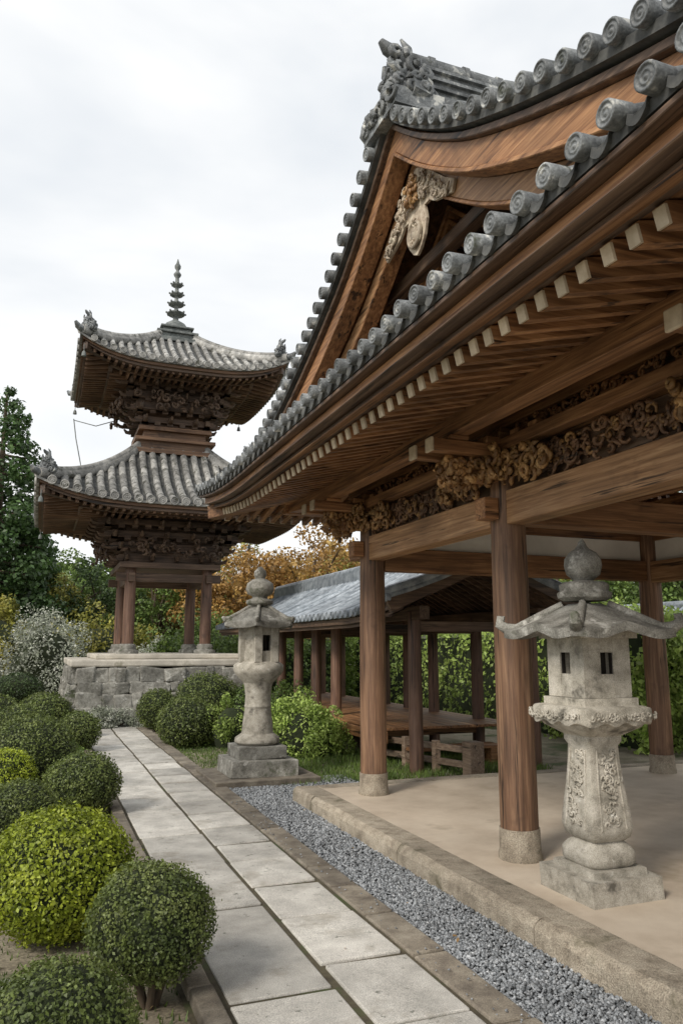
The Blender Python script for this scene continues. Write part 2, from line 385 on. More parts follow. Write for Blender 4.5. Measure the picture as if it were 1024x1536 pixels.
b.beam((3.2,7.36,3.42),(1.85,9.12,3.20),.14,.16,0)
b.obj('end_eave_boards',[wx],hall)
b=B()
for y in CY:
    for x in CX:
        b.cbox((x,y,3.13),(.30,.30,.08),0); b.cbox((x,y,3.19),(.2,.2,.05),0)
    for dy in (-.13,.13):
        b.box(2.50,3.35,y+dy-.045,y+dy+.045,2.965,3.055,0)
        b.box(2.475,2.499,y+dy-.05,y+dy+.05,2.958,3.062,2)
        b.cbox((2.70,y+dy,3.074),(.15,.13,.03),0)
        b.cbox((2.98,y+dy,3.08),(.13,.13,.05),0)
    b.box(2.85,3.5,y-.06,y+.06,2.80,2.93,0)
    b.box(3.14,3.26,y-.55,y+.55,2.90,2.985,1); 
    for dy in(-.5,-.28,.28,.5):
        b.cbox((3.2,y+dy,3.12),(.15,.12,.06),1); b.box(3.15,3.25,y+dy-.04,y+dy+.04,3.15,3.22,1)
    # stepped bracket arm along the wall with bearing blocks
    b.box(3.05,3.13,y-.62,y+.62,3.02,3.075,1)
    for dy in(-.58,-.36,.36,.58): b.cbox((3.09,y+dy,3.10),(.11,.10,.05),0)
    b.cbox((3.2,y+1.27,3.12),(.16,.2,.06),1); b.box(3.15,3.25,y+1.22,y+1.32,3.15,3.22,1)
b.obj('bracket_arms',[wx,wy,cream],hall,.008,2)
b=B()
for y in CY:
    for sg in(-1,1):
        b.curls((3.09,y+sg*.42,2.87),(0,1,0),(0,0,1),(-1,0,0),.60,.20,64,.055,.016,0,.09)
        b.curls((3.02,y+sg*.17,2.92),(0,1,0),(0,0,1),(-1,0,0),.20,.24,34,.048,.017,0,.11)
        b.curls((2.84,y+sg*.065,2.86),(1,0,0),(0,0,1),(0,sg,0),.36,.17,30,.05,.016,0,.03)
    b.curls((2.72,y,2.87),(0,1,0),(0,0,1),(-1,0,0),.16,.18,16,.045,.016,0,.05)
for a,c in zip(CY,CY[1:]):
    b.curls((3.17,(a+c)/2,2.87),(0,1,0),(0,0,1),(-1,0,0),2.1,.19,170,.062,.013,1,.05)
    b.curls((3.17,(a+c)/2,2.87),(0,1,0),(0,0,1),(-1,0,0),1.9,.17,45,.05,.012,0,.06)
    b.curls((3.17,(a+c)/2,3.16),(0,1,0),(0,0,1),(-1,0,0),2.0,.08,90,.04,.011,2,.05)
    b.curls((XR-.1,(a+c)/2,3.15),(0,1,0),(0,0,1),(-1,0,0),2.1,.1,60,.06,.016,1,.05)
b.curls((5.1,7.27,3.16),(1,0,0),(0,0,1),(0,-1,0),3.3,.10,110,.065,.016,1,.05)
b.obj('carvings',[gold,mwy,wx],hall)
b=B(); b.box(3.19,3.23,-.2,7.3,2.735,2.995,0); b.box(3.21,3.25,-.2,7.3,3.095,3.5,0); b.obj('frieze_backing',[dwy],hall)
# gable
b=B()
band(b,2.19,2.32,-.10,-.150,1,3.5); band(b,2.235,2.34,-.152,-.335,0,3.5); band(b,2.215,2.36,-.337,-.37,0,3.5)
band(b,2.38,2.47,-.36,-.53,2,3.52); band(b,2.365,2.49,-.532,-.56,0,3.52)
band(b,2.25,3.3,-.085,-.099,0,3.5)
for k in range(16):
    o=-.66-.115*k; band(b,2.66,2.78,o,o-.045,0,3.55)
b.box(2.55,2.68,2.3,7.0,3.62,3.80,0)
b.box(2.57,2.67,3.75,5.55,4.46,4.56,1)
b.obj('gable_boards',[wy,dwy,wyl],hall,.006)
b=B()
pl=[(2.86,y,PZ2(y)-.1) for y in YS if PZ2(y)-.1>3.5]; lo=[(2.86,y,3.5) for _,y,_ in pl]
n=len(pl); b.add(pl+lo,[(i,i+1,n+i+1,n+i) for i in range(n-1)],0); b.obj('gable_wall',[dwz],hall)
b=B(); K=.92
half=[(0,.20),(.14,.12),(.30,-.02),(.46,-.16),(.60,-.26),(.56,-.34),(.42,-.30),(.30,-.26),(.22,-.20),(.14,-.20),(.17,-.32),(.13,-.44),(.06,-.52)]
sil=[(a*K,c*K) for a,c in half+[(0,-.55)]+[(-a,c) for a,c in half[::-1][:-1]]]
ZG=4.88; XG=2.355; YG=YC-.08
pts=[(XG,YG+a,ZG+c) for a,c in sil]; pb=[(XG+.02,q[1],q[2]) for q in pts]; n=len(sil)
b.add(pts+pb,[tuple(range(n)),tuple(range(n,2*n))[::-1]]+[(i,(i+1)%n,n+(i+1)%n,n+i) for i in range(n)],0)
for sg in(-1,1):
    b.curls((XG-.01,YG+sg*.15,ZG-.04),(0,.75,-.65*sg),(0,.65*sg,.75),(-1,0,0),.21,.14,32,.042,.009,0,.02)
    b.curls((XG-.01,YG+sg*.37,ZG-.21),(0,.78,-.62*sg),(0,.62*sg,.78),(-1,0,0),.28,.08,28,.038,.009,0,.015)
b.curls((XG-.015,YG,ZG-.02),(0,1,0),(0,0,1),(-1,0,0),.14,.19,30,.043,.012,1,.035)
b.curls((XG-.01,YG,ZG-.33),(0,1,0),(0,0,1),(-1,0,0),.13,.17,18,.035,.008,0,.015)
b.lathe((XG-.01,YG,ZG-.35),[(.10,0),(.104,.018),(.088,.028),(.078,.013),(.05,.013),(.035,.026),(0,.03)],20,0,axis=(-1,0,0))
b.obj('gable_pendant',[palecarve,gold],hall,.004)
def disc(b,c,axis,r,L,m=0,n=16):
    pr=[(1,0),(.9,-.07),(.80,-.05),(.76,.06),(.56,.06),(.50,-.02),(.42,-.02),(.36,.06),(.2,.06),(.14,-.03),(0,-.05)]
    b.lathe(c,[(r,-L)]+[(r*a,-r*h) for a,h in pr],n,m,True,axis)
b=B(); y=.03
while y<9.32:
    z=3.360+up(y)+random.uniform(-.006,.006); xx=1.665+random.uniform(-.01,.01)
    disc(b,(xx,y,z),(-1,random.uniform(-.1,.02),-.08),.048,.09,0,20)
    b.tube([(xx+.08,y,z+.004),(2.3,y,z+.25),(2.62,y,z+.41)],[.040,.040,.040],10,0)
    y2=y+.09; zz=3.330+up(y2); rg=[]
    for k in range(7):
        a=-1+2*k/6; zz_=zz-.030*(1-a*a)
        rg.append([(1.70,y2+a*.045,zz_-.03),(1.71,y2+a*.045,zz_+.012),(1.95,y2+a*.045,zz_+.08),(1.95,y2+a*.045,zz_+.03)])
    b.loft(rg,1,False,True)
    y+=.18
swy(b,1.72,2.7,3.281,3.33,1,sl=.42)
b.obj('eave_tiles',[tile,tiledark],hall)
b=B()
arc=[0]
for i in range(1,len(YS)): arc.append(arc[-1]+math.hypot(YS[i]-YS[i-1],PZs[i]-PZs[i-1]))
for sg in(-1,1):
    s=.16
    while s<arc[-1]/2-.02:
        y=float(np.interp(arc[-1]/2+sg*s,arc,YS)); z=PZ2(y)+random.uniform(-.005,.005)
        disc(b,(2.10,y,z+.0),(-1,0,-.12),.054,.12,0)
        b.tube([(2.2,y,z+.005),(2.36,y,z+.03),(2.6,y,z+.035)],[.049,.050,.05],10,0)
        s+=.175
band(b,2.15,2.7,-.025,-.082,1)
band(b,2.7,8.2,0,-.06,1)
for off,r,dz in((2.62,.085,.13),):
    b.tube([(off,y,PZ2(y)+dz) for y in YS if y<=YC],r,10,0); b.tube([(off,y,PZ2(y)+dz) for y in YS if y>=YC],r,10,0)
band(b,2.54,2.70,.07,.0,0)
x=2.95
while x<8.1:
    b.tube([(x,y,PZ2(y)+.02) for y in YS[::2] if y<=YC],.055,7,0); b.tube([(x,y,PZ2(y)+.02) for y in YS[::2] if y>=YC],.055,7,0); x+=.26
b.box(2.42,8.2,YC-.13,YC+.13,5.45,5.90,0)
for k in range(5): b.box(2.40,8.2,YC-.155,YC+.155,5.56+k*.075,5.585+k*.075,0)
b.tube([(2.36,YC,5.98),(8.2,YC,5.98)],.09,12,0)
x=2.5
while x<8.1: b.tube([(x,YC,5.98),(x+.04,YC,5.98)],.102,12,0); x+=.3
b.obj('roof_tiles',[tile,tiledark],hall)
def ornament(b,c,d,s,m=0,seed=1):
    st=random.getstate(); random.seed(seed)
    c=Vector(c);d=Vector(d).normalized(); sd=V(-d.y,d.x,0); U=V(0,0,1)
    def P(a,f,h): return c+sd*a*s+d*f*s+U*h*s
    sil=[(-.5,0),(-.66,.12),(-.6,.32),(-.48,.42),(-.5,.6),(-.36,.7),(-.34,.86),(-.18,.92),(-.1,1.08),(0,1.15),(.1,1.08),(.18,.92),(.34,.86),(.36,.7),(.5,.6),(.48,.42),(.6,.32),(.66,.12),(.5,0)]
    n=len(sil); f=[P(a,.12,h) for a,h in sil]; g=[P(a*.9,-.16,h*.97) for a,h in sil]
    b.add(f+g,[tuple(range(n)),tuple(range(n,2*n))[::-1]]+[(i,(i+1)%n,n+(i+1)%n,n+i) for i in range(n)],m)
    b.curls(P(0,.12,.28),sd,U,d,.9*s,.4*s,34,.13*s,.045*s,m,.06*s)
    b.curls(P(0,.14,.68),sd,U,d,.45*s,.36*s,22,.11*s,.045*s,m,.10*s)
    for sg in(-1,1):
        b.curls(P(sg*.52,0,.3),d,U,sd*sg,.3*s,.5*s,12,.11*s,.04*s,m,.05*s)
        b.tube([P(sg*.2,.1,.8),P(sg*.27,.16,.98),P(sg*.22,.2,1.10)],[.09*s,.07*s,.03*s],7,m)
        b.ball(P(sg*.16,.17,.62),.08*s,5,m)
    b.tube([P(0,-.1,1.0),P(0,.12,1.18),P(0,.26,1.22),P(0,.36,1.32)],[.13*s,.12*s,.10*s,.05*s],7,m)
    b.tube([P(0,-.1,1.05),P(0,-.1,1.3),P(0,.02,1.45)],[.10*s,.07*s,.02*s],7,m)
    b.ball(P(0,.22,.48),.12*s,5,m); b.ball(P(0,.2,.28),.2*s,5,m,(1,.6,.5))
    random.setstate(st)
b=B(); ornament(b,(2.30,YC,5.46),(-1,0,0),.50,0,3)
b.box(2.1,2.5,YC-.28,YC+.28,5.40,5.54,0); b.box(2.14,2.46,YC-.2,YC+.2,5.54,5.62,0)
b.curls((2.12,YC,5.52),(0,1,0),(0,0,1),(-1,0,0),.5,.12,26,.07,.022,0,.03)
b.curls((2.3,YC-.2,5.7),(1,0,0),(0,0,1),(0,-1,0),.35,.4,26,.08,.024,0,.05)
b.obj('ridge_end_ornament',[tile],hall,.006)
b=B(); ornament(b,(2.2,8.75,3.72),(-.6,.8,0),.2,0,5); b.obj('corner_ornament',[tile],hall)
b=B(); b.box(7.05,8.3,-.1,9.2,3.30,3.36,0); b.obj('rear_soffit',[wx],hall)

# ------------------------------------------------------------ tower
def hiproof(prefix,parent,cx,cy,h,p,z0,H,upz,b_in,tm,spacing=.2,rr=.055,orn=.3,gp=2.1):
    g=lambda s:.50*s+.50*s**gp
    r=lambda s:h+(p-h)*s
    def zz(s,w): 
        k=min(1,abs(w)/max(r(s),1e-3)); return z0+H*g(s)+upz*(k**3.5)*(1-s)**1.6
    sides=[((0,-1),(1,0)),((1,0),(0,1)),((0,1),(-1,0)),((-1,0),(0,-1))]
    bt=B(); bw=B(); 
    for o,l in sides:
        def P(rad,w,z): return (cx+o[0]*rad+l[0]*w,cy+o[1]*rad+l[1]*w,z)
        NS,NW=12,20; vs=[]
        for i in range(NS+1):
            s=i/NS
            for j in range(NW+1):
                w=r(s)*(-1+2*j/NW); vs.append(P(r(s),w,zz(s,w)))
        bt.add(vs,[(i*(NW+1)+j,i*(NW+1)+j+1,(i+1)*(NW+1)+j+1,(i+1)*(NW+1)+j) for i in range(NS) for j in range(NW)],2,True)
        n=int(h/spacing)
        for q in range(-n,n+1):
            w=q*spacing
            smax=min(1,(h-abs(w))/(h-p)) if abs(w)>p else 1
            if smax<.04: continue
            nt=max(1,int(smax*(h-p)*1.25/.33))
            for t in range(nt):
                s0=smax*t/nt; s1=smax*(t+1)/nt
                pts=[P(r(s)+(.03 if s==0 else 0),w+random.uniform(-.004,.004),zz(s,w)+.026) for s in (s0,(s0+s1)/2,s1)]
                bt.tube(pts,[rr*1.06,rr,rr*.93],7,0)
            disc(bt,P(h+.05,w,zz(0,w)+.02),(o[0],o[1],0),rr*1.18,.08,0,10)
        def strip(r0,r1,t0,t1,m,b):
            rg=[]
            for j in range(25):
                f=-1+2*j/24; w=h*f; e=zz(0,w)
                rg.append([P(r0,r0*f,e+t1),P(r1,r1*f,e+t1),P(r1,r1*f,e+t0),P(r0,r0*f,e+t0)])
            b.loft(rg,m,False,True)
        strip(h+.02,h-.3,-.01,-.055,0,bt)
        strip(h-.04,h-.3,-.057,-.12,3,bw); strip(h-.09,h-.3,-.122,-.185,0,bw)
        zb=lambda rad,f:(zz(0,h*f)-.17)+(h-rad)*.16*(1-abs(f)**3)+(-(upz)*abs(f)**3.5*(h-rad)/(h-b_in))*.7
        vs=[];
        for i in range(5):
            rad=h-.12+(b_in-h+.12)*i/4
            for j in range(21):
                f=-1+2*j/20; vs.append(P(rad,rad*f,zb(rad,f)))
        bw.add(vs,[(i*21+j,i*21+j+1,(i+1)*21+j+1,(i+1)*21+j) for i in range(4) for j in range(20)],0)
        w=-h+.15; mm=3 if o[0] else 4
        while w<h-.1:
            ro=h-.14; ri=max(b_in,abs(w)+.02)
            if ri<ro-.1: bw.beam(P(ro,w,zb(ro,w/ro)-.045),P(ri,w,zb(ri,w/ri)-.045),.06,.075,mm)
            rm=h-.14-(h-b_in)*.42
            if ri<rm-.1: bw.beam(P(rm,w,zb(rm,w/rm)-.125),P(ri,w,zb(ri,w/ri)-.125),.06,.075,mm)
            w+=.15
        rm=h-.14-(h-b_in)*.42
        for j in range(12):
            f0=-1+j/6;f1=-1+(j+1)/6
            bw.beam(P(rm,rm*f0,zb(rm,f0)-.09),P(rm,rm*f1,zb(rm,f1)-.09),.09,.07,0)
        pts=[P(r(s),r(s),zz(s,r(s))+.10) for s in [t/14 for t in range(15)]]
        bt.tube([V(*q)-V(0,0,.05) for q in pts],.11,8,0)
        bt.tube([V(*q)+V(0,0,.05) for q in pts[1:]],.07,8,0)
        bw.beam(P(h-.1,h-.1,zz(0,h)-.25),P(b_in,b_in,z0+.05),.12,.16,0)
        dd=(o[0]+l[0],o[1]+l[1],0)
        ornament(bt,Vector(P(r(.08),r(.08),zz(.08,r(.08))+.06)),dd,orn,1,int(cx*10+o[0]*3+l[0]*7)+20)
        bt.tube([P(h-.05,h-.05,zz(0,h)+.05),P(h+.08,h+.08,zz(0,h)+.09),P(h+.13,h+.13,zz(0,h)+.16)],[.08,.07,.03],7,1)
        c=Vector(P(h-.08,h-.08,zz(0,h)-.25)); bw.tube([c,c-V(0,0,.14)],.008,5,1)
        bw.lathe(c-V(0,0,.26),[(.05,0),(.045,.04),(.035,.09),(.012,.12)],10,1)
    bt.obj(prefix+'_roof_tiles',[tm,tile,tiledark],parent); bw.obj(prefix+'_eaves',[dwx,bronze,dwy,mwx,mwy],parent)
def brackets(b,cx,cy,h0,z0,n,dz,dr,m=0):
    for k in range(n):
        h=h0+dr*k; z=z0+dz*k
        for sg in(-1,1):
            b.box(cx-h-.16,cx+h+.16,cy+sg*h-.05,cy+sg*h+.05,z+.05,z+.05+dz*.5,m)
            b.box(cx+sg*h-.05,cx+sg*h+.05,cy-h-.161,cy+h+.161,z+.052,z+.052+dz*.5,m)
            nb=max(4,int(2*h/.26))
            for i in range(nb+1):
                t=-h+2*h*i/nb
                b.cbox((cx+t,cy+sg*h,z+.02),(.13,.13,.09),m); b.cbox((cx+sg*h,cy+t,z+.022),(.13,.13,.09),m)
                if i%2==0:
                    ya,yb=sorted((cy+sg*(h-.3),cy+sg*(h+.22))); b.box(cx+t-.045,cx+t+.045,ya,yb,z+.03,z+.03+dz*.45,m)
                    xa,xb=sorted((cx+sg*(h-.3),cx+sg*(h+.22))); b.box(xa,xb,cy+t-.045,cy+t+.045,z+.033,z+.033+dz*.45,m)
                    b.tube([(cx+t,cy+sg*(h+.20),z+.06),(cx+t,cy+sg*(h+.30),z+.07),(cx+t,cy+sg*(h+.36),z+.14)],[.05,.045,.02],6,m)
                    b.tube([(cx+sg*(h+.20),cy+t,z+.06),(cx+sg*(h+.30),cy+t,z+.07),(cx+sg*(h+.36),cy+t,z+.14)],[.05,.045,.02],6,m)
tw=empty('pagoda_tower'); TX,TY=2.62,18.4
hiproof('lower',tw,TX,TY,2.85,.78,4.50,1.55,.36,1.15,tileold,.235,.078,.34)
hiproof('upper',tw,TX+.06,TY,2.27,.42,7.72,1.25,.40,1.0,tileold,.20,.062,.34,1.7)
b=B()
for x in(TX-.84,TX+.84):
    for y in(TY-1,TY+1):
        b.tube([(x,y,1.66),(x,y,2.6),(x,y,3.3)],[.125,.125,.115],18,0)
        b.lathe((x,y,1.45),[(.24,0),(.24,.07),(.17,.10),(.19,.15),(.16,.21)],18,2)
for sg in(-1,1):
    b.box(TX-1.15,TX+1.15,TY+sg-.06,TY+sg+.06,3.02,3.2,1); b.box(TX+sg*.84-.061,TX+sg*.84+.061,TY-1.3,TY+1.3,3.00,3.18,1)
b.box(TX-1.1,TX+1.1,TY-1.25,TY+1.25,3.3,3.42,1)
brackets(b,TX,TY,.95,3.44,4,.24,.15,1)
b.box(TX-1.0,TX+1.0,TY-1.05,TY+1.05,3.42,4.5,1)
b.box(TX-1.3,TX+1.3,TY-1.3,TY+1.3,4.25,4.55,1)
for i,(h,z0,z1) in enumerate([(.95,5.98,6.08),(.82,6.08,6.28),(.92,6.28,6.36),(.72,6.36,6.55),(.84,6.55,6.64),(.66,6.64,7.0)]):
    b.box(TX-h+.05,TX+h+.05,TY-h,TY+h,z0,z1,3)
brackets(b,TX+.06,TY,.72,6.70,4,.25,.13,1)
b.box(TX-.9,TX+1.0,TY-.95,TY+.95,7.0,7.9,1)
b.curls((TX,TY-1.15,7.15),(1,0,0),(0,0,1),(0,-1,0),1.9,.35,34,.10,.03,1,.25)
b.curls((TX-1.1,TY,7.15),(0,1,0),(0,0,1),(-1,0,0),1.9,.35,34,.10,.03,1,.25)
b.curls((TX,TY-1.35,3.75),(1,0,0),(0,0,1),(0,-1,0),2.1,.4,34,.10,.03,1,.25)
b.curls((TX-1.3,TY,3.75),(0,1,0),(0,0,1),(-1,0,0),2.1,.4,34,.10,.03,1,.25)
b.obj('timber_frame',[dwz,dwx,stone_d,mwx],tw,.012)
b=B(); c=(TX+.06,TY,8.90)
for h,z0,z1 in((.56,0,.10),(.44,.10,.24),(.50,.24,.30),(.34,.30,.42),(.40,.42,.47)):
    b.box(c[0]-h,c[0]+h,c[1]-h,c[1]+h,c[2]+z0,c[2]+z1,0)
pr=[(.30,.47),(.31,.53),(.25,.64),(.13,.72),(.07,.76),(.07,.84)]
for k in range(4):
    z=.88+k*.26; R=.235-.03*k; pr+=[(.055,z),(R*.85,z+.02),(R,z+.05),(R*.85,z+.075),(.055,z+.095),(.045,z+.24)]
pr+=[(.08,1.95),(.10,2.0),(.05,2.07),(.035,2.11),(.075,2.17),(.08,2.23),(.04,2.30),(.01,2.42)]
b.lathe(c,pr,20,0)
for k in range(4):
    z=.93+k*.26; R=.235-.03*k
    for q in range(8):
        a=q*math.pi/4; b.ball((c[0]+R*math.cos(a),c[1]+R*math.sin(a),c[2]+z+.02),.028,4,0)
b.obj('finial',[bronze],tw,.01)
b=B(); b.tube([(.47,20.5,7.45),(.55,20.4,6.9),(.70,20.3,6.2),(.80,20.2,5.6)],.014,5,0); b.tube([(.47,20.5,7.42),(1.0,19.9,7.15),(1.5,19.3,7.2)],.012,5,0); b.obj('rain_chain',[bronze],tw)
b=B(); bx0,bx1,by0,by1=.75,4.5,16.45,20.4
b.box(bx0+.1,bx1-.1,by0+.1,by1-.1,0,1.15,0)
def wall_face(o,u,nrm,L):
    z=0
    while z<1.15:
        hh=min(random.uniform(.16,.30),1.17-z); 
        if 1.17-z-hh<.12: hh=1.17-z
        x=0
        while x<L:
            w=min(random.uniform(.16,.50),L-x); 
            if L-x-w<.12: w=L-x
            batter=.16*(1-z/1.15)
            p=Vector(o)+Vector(u)*(x+w/2)+Vector(nrm)*(-.04+batter+random.uniform(0,.05)); 
            sx=w+.03 if u[0] else .3; sy=w+.03 if u[1] else .3
            b.cbox((p.x,p.y,z+hh/2),(sx,sy,hh+.03),1,0,.04); x+=w
        z+=hh
wall_face((bx0,by0,0),(1,0,0),(0,-1,0),bx1-bx0); wall_face((bx0,by0,0),(0,1,0),(-1,0,0),by1-by0); wall_face((bx1,by0,0),(0,1,0),(1,0,0),by1-by0)
b.box(bx0-.16,bx1+.16,by0-.16,by1+.16,1.20,1.34,2); b.box(bx0+.35,bx1-.35,by0+.35,by1-.35,1.34,1.45,2)
b.obj('stone_base',[core,stone_d,whitest],tw,.03,2)

# ------------------------------------------------------------ covered walkway
wk=empty('covered_walkway'); RX=5.5
def wz_(x): d=abs(x-RX); return 2.80-.62*d+.08*d*d
def wup(y): return .16*max(0,(10.2-y)/1.5)**2
b=B(); 
for sg in(-1,1):
    y=8.72
    while y<18.6:
        b.tube([(RX+sg*d,y,wz_(RX+sg*d)+.02+wup(y)*d/1.5) for d in(.05,.4,.8,1.2,1.52)],.05,7,0)
        disc(b,(RX+sg*1.54,y,wz_(RX+sg*1.52)+.01+wup(y)),(sg,0,0),.058,.06,0,10)
        y+=.19
    ys=[8.7+i*9.9/30 for i in range(31)]
    xs_=[RX+sg*d for d in(0,.4,.8,1.2,1.5)]
    vs=[(x,y,wz_(x)+wup(y)*abs(x-RX)/1.5) for y in ys for x in xs_]
    b.add(vs,[(j*5+i,j*5+i+1,(j+1)*5+i+1,(j+1)*5+i) for j in range(30) for i in range(4)],1,True)
    b.loft([[(RX+sg*1.52,y,wz_(RX+1.5)-.01+wup(y)),(RX+sg*1.35,y,wz_(RX+1.35)-.01+wup(y)),(RX+sg*1.35,y,wz_(RX+1.35)-.06+wup(y)),(RX+sg*1.52,y,wz_(RX+1.5)-.05+wup(y))] for y in ys],0,False)
b.box(RX-.1,RX+.1,8.7,18.6,2.78,2.98,0); b.tube([(RX,8.66,3.0),(RX,18.6,3.0)],.085,10,0)
for sg in(-1,1):
    b.tube([(RX+sg*d,8.74,wz_(RX+sg*d)+.07+wup(8.7)*d/1.5) for d in(.05,.5,1,1.45,1.58)],[.07,.07,.07,.07,.05],8,0)
ornament(b,(RX,8.66,2.78),(0,-1,0),.3,0,8)
b.obj('roof_tiles',[tilebl,tiledark],wk)
b=B()
ys=[8.74+i*9.8/20 for i in range(21)]
for sg in(-1,1):
    for t0,t1,r0,r1 in((-.07,-.15,1.47,1.30),(-.16,-.22,1.42,1.28)):
        b.loft([[(RX+sg*r0,y,wz_(RX+r0)+t0+wup(y)),(RX+sg*r1,y,wz_(RX+r1)+t0+wup(y)),(RX+sg*r1,y,wz_(RX+r1)+t1+wup(y)),(RX+sg*r0,y,wz_(RX+r0)+t1+wup(y))] for y in ys],0,False)
    y=8.85
    while y<18.5: b.beam((RX+sg*1.4,y,wz_(RX+1.4)-.17+wup(y)),(RX,y,2.66),.05,.06,1); y+=.2
    b.add([(RX+sg*1.45,8.74,wz_(RX+1.45)-.1),(RX,8.74,2.72),(RX,18.5,2.72),(RX+sg*1.45,18.5,wz_(RX+1.45)-.1)],[(0,1,2,3)],1)
    b.beam((RX+sg*1.5,8.72,wz_(RX+1.5)-.1+wup(8.7)),(RX,8.72,2.74),.07,.18,1)
    b.box(RX+sg*.9-.07,RX+sg*.9+.07,8.9,18.4,1.95,2.12,0)
CYW=[9.2,10.65,12.1,13.1,14.1,15.2,16.5,17.8]
for y in CYW:
    for x in(4.6,6.4): b.tube([(x,y,0),(x,y,1),(x,y,2.05)],[.095,.092,.088],14,2)
    b.box(4.55,6.45,y-.05,y+.05,1.8,1.93,1)
b.obj('timber_frame',[dwy,dwx,dwz],wk)
b=B(); x=4.45
while x<6.5: b.box(x,x+.16,9.9,18.2,.46,.50,0); x+=.168
b.box(4.42,4.5,9.85,18.2,.30,.455,0); 
for y in CYW[1:]: b.box(4.5,6.4,y-.05,y+.05,.3,.455,1)
b.box(4.7,6.1,9.5,9.85,.22,.26,1); b.box(4.75,4.85,9.5,9.8,0,.22,1); b.box(5.9,6.0,9.5,9.8,0,.22,1)
b.obj('deck',[wy,wx],wk,.006)
b=B()
p0=V(4.55,10.3,0);p1=V(5.05,8.65,0)
for i in range(4):
    p=p0.lerp(p1,i/3); b.box(p.x-.045,p.x+.045,p.y-.045,p.y+.045,0,.40,0)
for z in(.15,.33): b.beam(p0+V(0,0,z)+(p0-p1)*.05,p1+V(0,0,z)+(p1-p0)*.05,.06,.08,0)
b.box(4.98,5.18,8.50,8.70,0,.44,0)
b.obj('wooden_railing',[wood('railing_wood',(.09,.06,.04),(.19,.135,.095),(.30,.23,.17),1)],None,.008)

